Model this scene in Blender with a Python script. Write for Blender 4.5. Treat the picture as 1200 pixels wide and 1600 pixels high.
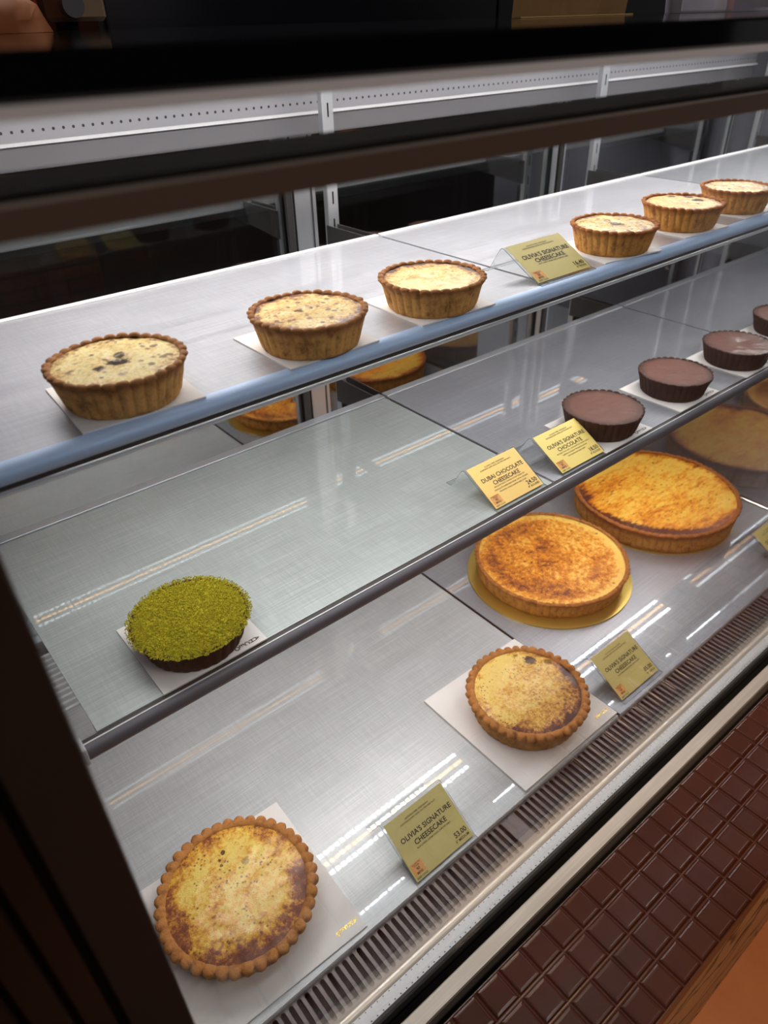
import bpy, bmesh, math, random
from mathutils import Matrix, Vector, noise as mnoise
R_ = math.radians
sc = bpy.context.scene
for o in list(bpy.data.objects): bpy.data.objects.remove(o)
C = bpy.context.collection
random.seed(7)

# ------------------------------------------------------------------ camera
EYE = 1.40
yaw, pitch, roll, FPX = 0.673420934, 0.604215090, -0.0281948783, 1119.67175
cy, sy = math.cos(yaw), math.sin(yaw)
fw = Vector((sy*math.cos(pitch), cy*math.cos(pitch), -math.sin(pitch)))
rt0 = Vector((cy, -sy, 0)); up0 = rt0.cross(fw)
rgt = rt0*math.cos(roll) + up0*math.sin(roll)
upv = -rt0*math.sin(roll) + up0*math.cos(roll)
cd = bpy.data.cameras.new('camera'); cam = bpy.data.objects.new('camera', cd); C.objects.link(cam)
m3 = Matrix((rgt, upv, -fw)).transposed()
cam.matrix_world = Matrix.Translation((0, 0, EYE)) @ m3.to_4x4()
cd.sensor_fit = 'VERTICAL'; cd.sensor_height = 36; cd.sensor_width = 27
cd.lens = FPX/1600*36; cd.clip_start = 0.01
cd.dof.use_dof = True; cd.dof.focus_distance = 0.86; cd.dof.aperture_fstop = 6.0
sc.camera = cam

# ------------------------------------------------------------------ world, exposure, room lights
w = bpy.data.worlds.new('world'); sc.world = w; w.use_nodes = True
w.node_tree.nodes['Background'].inputs[0].default_value = (0.48, 0.46, 0.45, 1)
w.node_tree.nodes['Background'].inputs[1].default_value = 0.16
sc.view_settings.view_transform = 'Standard'; sc.view_settings.look = 'None'
sc.view_settings.gamma = 1; sc.view_settings.use_curve_mapping = False
sc.view_settings.exposure = 0.28
sc.cycles.max_bounces = 10; sc.cycles.transparent_max_bounces = 16
sc.cycles.glossy_bounces = 6
sc.cycles.sample_clamp_indirect = 4.0
LED_W, LED_O = 60.0, 26.0          # brightness of the white and warm diodes

def lamp(name, kind, loc, power, col, size=None, sizey=None, target=None, **kw):
    l = bpy.data.lights.new(name, kind); l.energy = power; l.color = col
    if kind == 'AREA':
        l.size = size
        if sizey: l.shape = 'RECTANGLE'; l.size_y = sizey
    o = bpy.data.objects.new(name, l); C.objects.link(o); o.location = loc
    if target: o.rotation_euler = (Vector(target)-Vector(loc)).to_track_quat('-Z', 'Y').to_euler()
    for k, v in kw.items(): setattr(l, k, v)
    return o
# shop ceiling panel in front of the case, and a warm ceiling spot on the floor
lamp('ceiling_light', 'AREA', (0.6, -0.9, 2.75), 14, (1, .90, .82), 1.1, .5, target=(.6, .2, .5))
lamp('warm_spot_light', 'SPOT', (1.05, -0.35, 2.6), 58, (1, .66, .40), target=(1.0, -0.3, 0), spot_size=R_(50), spot_blend=.7, shadow_soft_size=.06)

lamp('tile_fill_light', 'SPOT', (.35, 1.35, 2.3), 16, (1, .72, .48), target=(.60, 2.0, 1.45), spot_size=R_(50), spot_blend=.6, shadow_soft_size=.05)  # added spot, brightens the amber tiles
lamp('ledge_fill_light', 'AREA', (1.0, 1.45, 2.6), 22, (.95, .97, 1), .5, .3, target=(1, 1.45, 0))  # added fill lamp for the staff side ledges

# ------------------------------------------------------------------ helpers
def tag(o, label=None, cat=None, group=None, kind=None):
    if label: o['label'] = label
    if cat: o['category'] = cat
    if group: o['group'] = group
    if kind: o['kind'] = kind
    return o
def thing(name, label, cat, loc=(0, 0, 0), rz=0, group=None):
    o = bpy.data.objects.new(name, None); C.objects.link(o)
    o.empty_display_size = .02
    o.location = loc; o.rotation_euler = (0, 0, rz)
    return tag(o, label, cat, group)
def mesh(name, verts, faces, m=None, parent=None, smooth=False, loc=None):
    me = bpy.data.meshes.new(name); me.from_pydata(verts, [], faces); me.update()
    if m: me.materials.append(m)
    if smooth:
        for p in me.polygons: p.use_smooth = True
    o = bpy.data.objects.new(name, me); C.objects.link(o)
    if parent: o.parent = parent
    if loc: o.location = loc
    return o
class MB:
    """collects shapes into one mesh"""
    def __init__(s): s.v = []; s.f = []
    def box(s, x0, x1, y0, y1, z0, z1, bev=0):
        if bev:
            b = bev; i = len(s.v)
            # chamfered box: three nested rings along z
            def ring(ins, z): 
                return [(x0+ins, y0+b, z), (x0+b, y0+ins, z), (x1-b, y0+ins, z), (x1-ins, y0+b, z), (x1-ins, y1-b, z), (x1-b, y1-ins, z), (x0+b, y1-ins, z), (x0+ins, y1-b, z)]
            rs = [ring(b*.999, z0), ring(0, z0+b), ring(0, z1-b), ring(b*.999, z1)]
            for r in rs: s.v += r
            s.f.append([i+k for k in range(7, -1, -1)])
            for a in range(3):
                for k in range(8):
                    s.f.append([i+a*8+k, i+a*8+(k+1) % 8, i+a*8+8+(k+1) % 8, i+a*8+8+k])
            s.f.append([i+24+k for k in range(8)])
            return s
        i = len(s.v)
        s.v += [(x0,y0,z0),(x1,y0,z0),(x1,y1,z0),(x0,y1,z0),(x0,y0,z1),(x1,y0,z1),(x1,y1,z1),(x0,y1,z1)]
        s.f += [[i+k for k in q] for q in ((0,3,2,1),(4,5,6,7),(0,1,5,4),(1,2,6,5),(2,3,7,6),(3,0,4,7))]
        return s
    def prism_x(s, prof, x0, x1):
        """profile [(y,z)] counter-clockwise seen from +x, extruded along x"""
        i = len(s.v); n = len(prof)
        s.v += [(x0, y, z) for y, z in prof] + [(x1, y, z) for y, z in prof]
        for k in range(n): s.f.append([i+k, i+(k+1) % n, i+n+(k+1) % n, i+n+k][::-1])
        s.f.append([i+k for k in range(n)][::-1]); s.f.append([i+n+k for k in range(n)])
        return s
    def cyl(s, c, r, h, n=24, axis='z', r2=None):
        i = len(s.v); r2 = r if r2 is None else r2
        def P(a, rr, t):
            u, v = rr*math.cos(a), rr*math.sin(a)
            return {'z': (c[0]+u, c[1]+v, c[2]+t), 'y': (c[0]+v, c[1]+t, c[2]+u), 'x': (c[0]+t, c[1]+u, c[2]+v)}[axis]
        for k in range(n): s.v.append(P(2*math.pi*k/n, r, 0))
        for k in range(n): s.v.append(P(2*math.pi*k/n, r2, h))
        for k in range(n): s.f.append([i+k, i+(k+1) % n, i+n+(k+1) % n, i+n+k])
        s.f.append([i+k for k in range(n)][::-1]); s.f.append([i+n+k for k in range(n)])
        return s
    def build(s, name, m, parent=None, smooth=False, loc=None):
        o = mesh(name, s.v, s.f, m, parent, False, loc)
        if smooth:
            for p in o.data.polygons: p.use_smooth = len(p.vertices) == 4
            try: o.data.set_sharp_from_angle(angle=R_(40))
            except Exception: pass
        return o
def struct(o): return tag(o, kind='structure')

# ------------------------------------------------------------------ materials
def lin(c): return tuple(((v/255)/12.92 if v/255 <= .04045 else ((v/255+.055)/1.055)**2.4) for v in c)+(1,)
def pm(name, col, rough=.5, metal=0, spec=None, coat=0, coatr=.03, **kw):
    m = bpy.data.materials.new(name); m.use_nodes = True
    b = m.node_tree.nodes['Principled BSDF']
    b.inputs['Base Color'].default_value = lin(col) if max(col) > 1.01 else tuple(col)+(1,)
    b.inputs['Roughness'].default_value = rough; b.inputs['Metallic'].default_value = metal
    b.inputs['Coat Weight'].default_value = coat; b.inputs['Coat Roughness'].default_value = coatr
    if spec is not None: b.inputs['Specular IOR Level'].default_value = spec
    for k, v in kw.items(): b.inputs[k.replace('_', ' ')].default_value = v
    return m
class NT:
    def __init__(s, m): s.m = m; s.t = m.node_tree; s.b = s.t.nodes['Principled BSDF']
    def n(s, typ, **kw):
        x = s.t.nodes.new('ShaderNode'+typ)
        for k, v in kw.items(): setattr(x, k, v)
        return x
    def l(s, a, b): s.t.links.new(a, b)
    def _in(s, sock, v):
        if isinstance(v, (int, float)): sock.default_value = v
        elif isinstance(v, tuple): sock.default_value = v
        else: s.l(v, sock)
    def math(s, op, a, b=0, c=None, clamp=False):
        x = s.n('Math', operation=op, use_clamp=clamp); s._in(x.inputs[0], a); s._in(x.inputs[1], b)
        if c is not None: s._in(x.inputs[2], c)
        return x.outputs[0]
    def vm(s, op, a, b=(0, 0, 0)):
        x = s.n('VectorMath', operation=op); s._in(x.inputs[0], a); s._in(x.inputs[1], b)
        return x.outputs['Value'] if op in ('LENGTH', 'DOT_PRODUCT', 'DISTANCE') else x.outputs[0]
    def obj(s): return s.n('TexCoord').outputs['Object']
    def mapping(s, v, loc=(0,0,0), scale=(1,1,1)):
        x = s.n('Mapping'); s.l(v, x.inputs[0]); x.inputs['Location'].default_value = loc; x.inputs['Scale'].default_value = scale
        return x.outputs[0]
    def noise(s, v, scale, detail=4, rough=.55, dist=0):
        x = s.n('TexNoise'); s.l(v, x.inputs['Vector']); x.inputs['Scale'].default_value = scale
        x.inputs['Detail'].default_value = detail; x.inputs['Roughness'].default_value = rough; x.inputs['Distortion'].default_value = dist
        return x.outputs[0]
    def voro(s, v, scale, feature='F1', rnd=1):
        x = s.n('TexVoronoi', feature=feature); s.l(v, x.inputs['Vector']); x.inputs['Scale'].default_value = scale
        x.inputs['Randomness'].default_value = rnd
        return x.outputs['Distance']
    def sstep(s, v, a, b, lo=0, hi=1):
        x = s.n('MapRange', interpolation_type='SMOOTHSTEP'); s._in(x.inputs[0], v)
        for i, q in enumerate((a, b, lo, hi)): x.inputs[i+1].default_value = q
        return x.outputs[0]
    def ramp(s, f, stops):
        x = s.n('ValToRGB'); s.l(f, x.inputs[0]); e = x.color_ramp.elements
        while len(e) < len(stops): e.new(.5)
        for el, (p, c) in zip(e, stops): el.position = p; el.color = lin(c)
        return x.outputs[0]
    def mix(s, f, a, b, blend='MIX'):
        x = s.n('Mix', data_type='RGBA', blend_type=blend); s._in(x.inputs[0], f)
        for sock, v in ((x.inputs[6], a), (x.inputs[7], b)):
            if isinstance(v, tuple): sock.default_value = lin(v) if max(v) > 1.01 else (v+(1,) if len(v) == 3 else v)
            else: s.l(v, sock)
        return x.outputs[2]
    def bump(s, h, strength=.3, dist=.001, prev=None):
        x = s.n('Bump'); s.l(h, x.inputs['Height']); x.inputs['Strength'].default_value = strength; x.inputs['Distance'].default_value = dist
        if prev is not None: s.l(prev, x.inputs['Normal'])
        return x.outputs[0]

def brushed(name, col, rough=.34, metal=.75, coat=.5, scale=1.0, cross=.5, bump=.12, coatr=.02):
    m = pm(name, col, rough, metal, coat=coat, coatr=coatr); t = NT(m); co = t.obj()
    a = t.noise(t.mapping(co, scale=(9*scale, 520*scale, 30)), 1, 3, .6)
    b = t.noise(t.mapping(co, scale=(420*scale, 30*scale, 30)), 1, 2, .5)
    c = t.noise(co, 9, 2)
    h = t.math('ADD', a, t.math('MULTIPLY', b, cross))
    f = t.math('MULTIPLY_ADD', h, .55, t.math('MULTIPLY', c, .25))
    r, g, bl = lin(col)[:3]
    t.l(t.mix(t.sstep(f, .35, .95), (r*.78, g*.78, bl*.78), (min(1, r*1.26), min(1, g*1.26), min(1, bl*1.26))), t.b.inputs['Base Color'])
    t.l(t.math('MULTIPLY_ADD', h, .22, rough-.16), t.b.inputs['Roughness'])
    t.l(t.bump(h, bump, .0004), t.b.inputs['Normal'])
    return m
def glass_mat(name, tint, refl, edge=None, gl_rough=0.0, fres=True):
    """thin sheet: transparent with a mirror layer"""
    m = bpy.data.materials.new(name); m.use_nodes = True; t = m.node_tree; t.nodes.clear()
    out = t.nodes.new('ShaderNodeOutputMaterial'); mx = t.nodes.new('ShaderNodeMixShader')
    tr = t.nodes.new('ShaderNodeBsdfTransparent'); tr.inputs[0].default_value = tint+(1,)
    gl = t.nodes.new('ShaderNodeBsdfGlossy'); gl.inputs['Roughness'].default_value = gl_rough; gl.inputs[0].default_value = (1, 1, 1, 1)
    ge = t.nodes.new('ShaderNodeNewGeometry'); dt = t.nodes.new('ShaderNodeVectorMath'); dt.operation = 'DOT_PRODUCT'
    t.links.new(ge.outputs['Incoming'], dt.inputs[0]); t.links.new(ge.outputs['Normal'], dt.inputs[1])
    def mth(op, a, b=0):
        q = t.nodes.new('ShaderNodeMath'); q.operation = op; q.use_clamp = True
        for sck, v in ((q.inputs[0], a), (q.inputs[1], b)):
            if isinstance(v, (int, float)): sck.default_value = v
            else: t.links.new(v, sck)
        return q.outputs[0]
    ab = t.nodes.new('ShaderNodeMath'); ab.operation = 'ABSOLUTE'; t.links.new(dt.outputs['Value'], ab.inputs[0])
    sch = mth('ADD', mth('MULTIPLY', mth('POWER', mth('SUBTRACT', 1.0, ab.outputs[0]), 5.0), 1.0-refl), refl)   # Schlick
    t.links.new(sch, mx.inputs[0])
    t.links.new(tr.outputs[0], mx.inputs[1]); t.links.new(gl.outputs[0], mx.inputs[2]); t.links.new(mx.outputs[0], out.inputs[0])
    return m
def emis(name, col, s):
    m = bpy.data.materials.new(name); m.use_nodes = True; t = m.node_tree
    b = t.nodes['Principled BSDF']; b.inputs['Base Color'].default_value = (0, 0, 0, 1)
    b.inputs['Emission Color'].default_value = col+(1,); b.inputs['Emission Strength'].default_value = s
    return m

M = {}
M['shelf_a'] = brushed('brushed_steel_pale', (184, 184, 190), .44, .35, .8)
M['shelf_mid'] = brushed('brushed_steel_green', (190, 197, 195), .38, .45, .9)
M['shelf_b'] = brushed('brushed_steel_blue', (166, 168, 175), .38, .50, .8)
M['deck_a'] = brushed('brushed_steel_deck', (198, 200, 201), .42, .40, .8)
M['strip'] = brushed('satin_steel_strip', (214, 204, 192), .42, .7, 0, cross=.1)
M['perf'] = None
M['alu'] = pm('aluminium', (196, 199, 204), .35, .8)
M['alu_blue'] = pm('anodised_aluminium_blue_grey', (176, 198, 230), .5, .1, .5)
M['alu_grey'] = pm('anodised_aluminium_grey', (92, 92, 100), .55, .15, .4)
M['alu_dark'] = pm('anodised_aluminium_dark', (62, 60, 60), .45, .4)
M['lip'] = pm('white_painted_metal', (222, 222, 224), .4, .1)
M['white'] = pm('white_card', (226, 220, 216), .55)
M['grey_plastic'] = pm('grey_plastic', (170, 170, 172), .5)
M['black'] = pm('black_glass_top', (6, 7, 10), .06, 0, .6)
M['black_matte'] = pm('black_matte', (10, 10, 11), .7, 0, .2)
M['black_gloss'] = pm('black_lacquer', (8, 8, 12), .25, 0, .5)
M['brown_metal'] = pm('bronze_painted_metal', (92, 76, 66), .45, .1, .3)
M['post'] = pm('dark_bronze_post', (50, 40, 36), .5, .1, .3)
M['chrome'] = pm('chrome', (220, 215, 200), .12, 1)
M['dark_room'] = pm('dark_room_paint', (20, 19, 20), .8, 0, .2)
M['pane_rear'] = glass_mat('rear_door_glass', (.55, .58, .58), .44)
M['pane_side'] = glass_mat('divider_glass', (.5, .5, .5), .22)
M['pane_front'] = glass_mat('front_glass', (.98, .985, .98), .02)
M['acrylic'] = glass_mat('clear_acrylic', (.93, .94, .94), .03)
M['led_w'] = emis('white_diode', (.84, .93, 1.0), LED_W)
M['led_cw'] = emis('canopy_white_diode', (.84, .93, 1.0), LED_W*1.9)
M['led_co'] = emis('canopy_warm_diode', (1.0, .55, .20), LED_O*2.4)
M['led_o'] = emis('warm_diode', (1.0, .52, .17), LED_O)
M['acrylic_edge'] = pm('acrylic_cut_edge', (120, 124, 122), .15, 0, .5, Alpha=.75)
M['gold'] = pm('gold_foil_board', (206, 178, 92), .30, .75)
M['gold_ink'] = pm('gold_foil_ink', (226, 176, 60), .25, .9)
M['ink'] = pm('dark_brown_ink', (46, 36, 26), .6)
M['card_olive'] = pm('yellow_card_olive', (202, 186, 118), .5)
M['card_yellow'] = pm('yellow_card_bright', (240, 214, 122), .5)
M['card_orange'] = pm('yellow_card_warm', (245, 204, 118), .5)
M['card_patch'] = pm('orange_card_patch', (226, 160, 92), .6)
TOP, MID, DECK = EYE-.267, EYE-.527, EYE-.850
XS = [(.058, .6925), (.6975, 1.3575), (1.3625, 2.04)]       # three bays

# ------------------------------------------------------------------ the room
def tile_mat(name, base, grout, sc_, rough=.5):
    m = pm(name, base, rough); t = NT(m); co = t.obj()
    x = t.n('TexBrick'); t.l(t.mapping(co, scale=(1, 1, 1)), x.inputs[0])
    return m, t, x
m = pm('terracotta_floor', (182, 112, 62), .45); t = NT(m); co = t.obj()
t.l(t.ramp(t.noise(co, 5, 5, .6), [(.3, (170, 104, 58)), (.7, (196, 124, 70))]), t.b.inputs['Base Color'])
M['floor'] = m
struct(MB().box(-3, 5, -2.2, 1.10, -.05, 0).build('floor', m))
struct(MB().box(-3, 5, 1.10, 4, -.05, 0).build('floor', pm('dark_kitchen_floor', (20, 20, 22), .6)))
# staff side: dark wall, tiled stretch at the left, dark tall cupboard
m = pm('amber_wall_tiles', (120, 52, 20), .4); t = NT(m); co = t.obj()
sx = t.n('SeparateXYZ'); t.l(co, sx.inputs[0])
cb = t.n('CombineXYZ'); t.l(sx.outputs[0], cb.inputs[0]); t.l(sx.outputs[2], cb.inputs[1])
br = t.n('TexBrick'); t.l(cb.outputs[0], br.inputs[0]); br.inputs['Scale'].default_value = 1
br.inputs['Color1'].default_value = lin((122, 54, 22)); br.inputs['Color2'].default_value = lin((104, 44, 18)); br.inputs['Mortar'].default_value = lin((50, 20, 10))
br.inputs['Mortar Size'].default_value = .003; br.inputs['Brick Width'].default_value = .085; br.inputs['Row Height'].default_value = .034
t.l(br.outputs[0], t.b.inputs['Base Color'])
struct(MB().box(-3, .90, 2.0, 2.1, 0, 2.8).build('wall_back', m))
struct(MB().box(.90, 5, 2.0, 2.1, 0, 2.8).build('wall_back', M['dark_room']))
struct(MB().box(-3, 5, -2.3, -2.2, 0, 2.8).build('wall_front_blocker', pm('dark_blocker_wall', (44, 38, 36), .7)))  # unseen wall added to darken the reflections in the rear doors
struct(MB().box(-3, 5, -4, 4, 2.8, 2.9).build('ceiling', pm('ceiling_paint', (92, 84, 80), .8)))
o = thing('dark_cupboard', 'tall navy black cupboard standing behind the case', 'cupboard', (1.35, 1.76, 0))
MB().box(-.71, 1.6, -.12, .22, 0, 2.2, .003).build('body', pm('navy_black_lacquer', (10, 11, 18), .4), o)
MB().box(-.70, .38, -.139, -.121, .02, 2.18, .003).build('door', M['black_gloss'], o)
MB().box(.39, 1.59, -.139, -.121, .02, 2.18, .003).build('door', M['black_gloss'], o)

# ------------------------------------------------------------------ the display case itself
case = thing('display_case', 'long refrigerated cake display case with black glass top and chocolate bar front ledge', 'display case', (0, 0, 0))
E_ = EYE
MB().box(-.30, 2.30, .252, 1.12, E_-.0185, E_-.0050, .0015).build('counter_top', M['black'], case)
MB().box(-.10, 2.10, .2525, 1.10, E_-.0225, E_-.0187).build('ceiling_panel', M['lip'], case)
# upper glass rail: black lid, bronze face
b = MB().box(-.30, 2.30, .2505, .291, E_-.0436, E_-.0410, .001); fr = b.build('glass_rail', M['black_matte'], case)
MB().box(-.30, 2.30, .2500, .2860, E_-.0545, E_-.0450).build('rail_face', M['brown_metal'], fr)
MB().box(-.30, 2.30, .2506, .2860, E_-.0449, E_-.0437).build('rail_seam', M['strip'], fr)
# small white diodes added under the upper glass rail to brighten the tart walls
v = []; f = []
for k in range(150):
    cx = .03+k*.0133; i = len(v); v += [(cx-.004, .2765, E_-.0550), (cx-.004, .2835, E_-.0550), (cx+.004, .2835, E_-.0550), (cx+.004, .2765, E_-.0550)]; f.append((i, i+1, i+2, i+3))
mesh('diode_row', v, f, M['led_w'], fr)
# front glass
MB().box(.021, 2.05, .2545, .2580, DECK-.012, E_-.0230).build('front_glass', M['pane_front'], case)
# left corner post and the black ribbed side
MB().box(-.0125, .0200, .247, .272, .04, E_-.019, .0012).build('corner_post', M['post'], case)
MB().box(-.0160, -.0128, .2535, .272, .04, E_-.019).build('post_seal', M['black_matte'], case)
x = -.0162
for k, wd in enumerate((.0165, .0175, .0330, .0500)):
    MB().box(x-wd, x, .2480, .275, .04, E_-.019, .0018).build('side_rib', M['black_gloss'], case)
    MB().box(x-wd-.0024, x-wd-.0001, .2550, .275, .04, E_-.019).build('rib_seal', M['black_matte'], case)
    x -= wd+.0026
MB().box(-.14, .0195, .2755, 1.10, .04, E_-.019).build('side_wall', M['alu_grey'], case)
MB().box(2.052, 2.075, .2545, 1.10, .04, E_-.019).build('side_wall', M['alu_grey'], case)
# rear perforated header
m = pm('perforated_header', (170, 170, 175), .35, .4); t = NT(m); co = t.obj(); sx = t.n('SeparateXYZ'); t.l(co, sx.inputs[0])
px_ = t.math('ABSOLUTE', t.math('SUBTRACT', t.math('FRACT', t.math('MULTIPLY', sx.outputs[0], 1/.0125)), .5))
zz = sx.outputs[2]
mask = None
for zc in (E_-.104, E_-.066, E_-.134):
    dz = t.math('MULTIPLY', t.math('SUBTRACT', zz, zc), 1/.0125)
    d = t.math('SQRT', t.math('ADD', t.math('MULTIPLY', px_, px_), t.math('MULTIPLY', dz, dz)))
    q = t.sstep(d, .12, .17, 1, 0)
    mask = q if mask is None else t.math('MAXIMUM', mask, q)
t.l(t.mix(mask, (170, 170, 176), (60, 60, 64)), t.b.inputs['Base Color'])
MB().box(.0, 2.05, 1.035, 1.048, E_-.116, E_-.0227).build('header_panel', m, case)
MB().box(.0, 2.05, 1.030, 1.034, E_-.119, E_-.115).build('header_lip', M['lip'], case)
MB().box(.0, 2.05, 1.038, 1.048, E_-.147, E_-.1192).build('header_step', pm('header_step_shade_grey', (118, 117, 121), .35, .3), case)  # same metal as the header, its shade put into a darker grey
MB().box(-.10, 2.05, 1.03, 1.10, .04, DECK-.03).build('rear_wall', M['alu_grey'], case)
MB().box(.0, 2.05, 1.034, 1.085, DECK-.03, DECK+.012).build('door_track', M['alu'], case)
# body: base below the deck
MB().box(.0, 2.05, .300, 1.02, .04, DECK-.075).build('base_box', M['alu_dark'], case)
MB().box(.0, 2.05, .2560, .299, DECK-.075, DECK-.0700).build('duct_floor', pm('duct_floor_steel', (80, 72, 70), .4, .5), case)
MB().box(.0, 2.05, .2560, .2600, DECK-.0699, DECK-.0150).build('duct_wall', M['alu_dark'], case)
# front edge profile: bead, stitched white strip, black gap, steel strip
mb = MB(); prof = [(.2725+.0105*.5+.0052*math.cos(a), DECK-.0075+.0045*math.sin(a)) for a in [2*math.pi*k/16 for k in range(16)]]
mb.prism_x(prof, .0, 2.05).build('edge_bead', M['strip'], case, smooth=True)
m = pm('perforated_white_strip', (214, 212, 212), .35, .3); t = NT(m); co = t.obj(); sx = t.n('SeparateXYZ'); t.l(co, sx.inputs[0])
px_ = t.math('ABSOLUTE', t.math('SUBTRACT', t.math('FRACT', t.math('MULTIPLY', sx.outputs[0], 1/.0080)), .5)); mask = None
for yc in (.2702, .2600):
    dy = t.math('MULTIPLY', t.math('SUBTRACT', sx.outputs[1], yc), 1/.0055)
    d = t.math('SQRT', t.math('ADD', t.math('MULTIPLY', px_, px_), t.math('MULTIPLY', dy, dy)))
    q = t.sstep(d, .09, .14, 1, 0); mask = q if mask is None else t.math('MAXIMUM', mask, q)
brn = t.noise(t.mapping(co, scale=(8, 400, 1)), 1, 2)
t.l(t.mix(mask, t.mix(brn, (205, 203, 204), (224, 222, 222)), (40, 38, 38)), t.b.inputs['Base Color'])
MB().box(.0, 2.05, .2585, .2716, DECK-.014, DECK-.0030).build('perforated_strip', m, case)
MB().box(.0, 2.05, .2140, .2535, DECK-.050, DECK-.0280).build('glass_channel', M['black_matte'], case)
mb = MB(); mb.prism_x([(.2205, DECK-.03), (.2385, DECK-.03), (.2385, DECK-.0012), (.2373, DECK), (.2220, DECK), (.2205, DECK-.0016)], -.30, 2.30)
mb.build('steel_strip', M['strip'], case)
# ledge shaped like a chocolate bar (4 rows of squares)
def choc_bar():
    P = .035; y0 = .0705; nx = int(2.6/P); xoff = .201-P*14; top = DECK+.000; g = .0010; bv = .0034; d = .0026
    v = []; f = []
    def q(a, b_, c_, d_): 
        i = len(v); v.extend((a, b_, c_, d_)); f.append((i, i+1, i+2, i+3))
    z0, z1 = top-d, top
    for i in range(nx):
        for j in range(4):
            xa, xb = xoff+i*P, xoff+(i+1)*P; ya, yb = y0+j*P, y0+(j+1)*P
            O = [(xa, ya, z0), (xb, ya, z0), (xb, yb, z0), (xa, yb, z0)]
            G = [(xa+g, ya+g, z0+.0002), (xb-g, ya+g, z0+.0002), (xb-g, yb-g, z0+.0002), (xa+g, yb-g, z0+.0002)]
            s1 = g+bv*.55; S = [(xa+s1, ya+s1, z1-.0006), (xb-s1, ya+s1, z1-.0006), (xb-s1, yb-s1, z1-.0006), (xa+s1, yb-s1, z1-.0006)]
            s2 = g+bv; T = [(xa+s2, ya+s2, z1-.0001), (xb-s2, ya+s2, z1-.0001), (xb-s2, yb-s2, z1-.0001), (xa+s2, yb-s2, z1-.0001)]
            s3 = g+bv+.0012; U = [(xa+s3, ya+s3, z1-.0004), (xb-s3, ya+s3, z1-.0004), (xb-s3, yb-s3, z1-.0004), (xa+s3, yb-s3, z1-.0004)]
            for A, B in ((O, G), (G, S), (S, T), (T, U)):
                for k in range(4): q(A[k], A[(k+1) % 4], B[(k+1) % 4], B[k])
            q(*U)
    X0, X1 = xoff, xoff+nx*P; yf, yb = y0, y0+4*P
    q((X0, yf-.002, z0-.024), (X1, yf-.002, z0-.024), (X1, yf, z0), (X0, yf, z0))
    q((X0, yf-.002, z0-.024), (X0, yf+.02, z0-.028), (X1, yf+.02, z0-.028), (X1, yf-.002, z0-.024))
    q((X0, yb, z0), (X1, yb, z0), (X1, yb, z0-.028), (X0, yb, z0-.028))
    q((X0, yb, z0-.028), (X1, yb, z0-.028), (X1, yf+.02, z0-.028), (X0, yf+.02, z0-.028))
    return v, f
m = pm('dark_chocolate_lacquer', (66, 34, 22), .25, 0, .34, .0, .10); t = NT(m); co = t.obj()
t.l(t.ramp(t.noise(co, 14, 3), [(.3, (60, 27, 15)), (.7, (70, 33, 19))]), t.b.inputs['Base Color'])
t.l(t.bump(t.noise(co, 60, 2), .05, .001), t.b.inputs['Normal'])
v, f = choc_bar(); mesh('chocolate_bar_ledge', v, f, m, case)
# veined cladding below the ledge
m = pm('veined_stone_cladding', (176, 134, 88), .45); t = NT(m); co = t.obj()
sx = t.n('SeparateXYZ'); t.l(co, sx.inputs[0])
wob = t.noise(co, 3.5, 3)
def vein(sl, sc2, th, off):
    u = t.math('ADD', t.math('MULTIPLY', sx.outputs[0], sl), t.math('ADD', sx.outputs[2], t.math('MULTIPLY', wob, .35)))
    fr_ = t.math('ABSOLUTE', t.math('SUBTRACT', t.math('FRACT', t.math('MULTIPLY_ADD', u, sc2, off)), .5))
    return t.sstep(fr_, 0, th, 1, 0)
vm_ = t.math('MAXIMUM', vein(.28, 8.2, .075, .1), t.math('MAXIMUM', vein(-.22, 7.1, .065, .6), vein(.75, 6.0, .05, .3)))
t.l(t.mix(vm_, t.mix(t.noise(co, 8, 3), (176, 136, 92), (204, 164, 116)), (40, 26, 18)), t.b.inputs['Base Color'])
MB().box(-.30, 2.30, .0800, .2130, .0, DECK-.0330).build('cladding', m, case)

# front air grille with rounded slots (X pitch 10 mm)
def grille(x0, n, pitch, ya, yb, z, skip):
    v = []; f = []; hw = pitch*.5; sw = pitch*.29; N = 6
    for i in range(n):
        cx = x0+(i+.5)*pitch
        if i in skip:
            k = len(v); v += [(cx-hw, ya, z), (cx+hw, ya, z), (cx+hw, yb, z), (cx-hw, yb, z)]; f.append((k, k+1, k+2, k+3)); continue
        sya, syb = ya+.0030+sw, yb-.0030-sw
        inn = []; outr = []
        for j in range(N+1):
            a = math.pi+math.pi*j/N; inn.append((cx+sw*math.cos(a), sya+sw*math.sin(a))); outr.append((cx-hw+2*hw*j/N, ya))
        for j in range(N+1):
            a = math.pi*j/N; inn.append((cx+sw*math.cos(a), syb+sw*math.sin(a))); outr.append((cx+hw-2*hw*j/N, yb))
        L = len(inn); k = len(v)
        v += [(a, b2, z) for a, b2 in outr]+[(a, b2, z) for a, b2 in inn]+[(a+(cx-a)*.12, b2, z-.0008) for a, b2 in inn]+[(a+(cx-a)*.12, b2, z-.0016) for a, b2 in inn]
        for j in range(L):
            j2 = (j+1) % L
            for r_ in range(3): f.append((k+r_*L+j, k+r_*L+j2, k+(r_+1)*L+j2, k+(r_+1)*L+j))
    return v, f
m = pm('grille_steel', (104, 97, 97), .34, .7); t = NT(m)
v, f = grille(.0, 204, .01, .2822, .3300, DECK-.0065, {44, 45, 111, 112, 176})
g = thing('air_grille', 'long grey slotted air grille along the front edge of the deck', 'air grille', (0, 0, 0))
mesh('slotted_plate', v, f, m, g)
m = pm('honeycomb_duct', (96, 84, 82), .5, .4); t = NT(m); co = t.obj()
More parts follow.
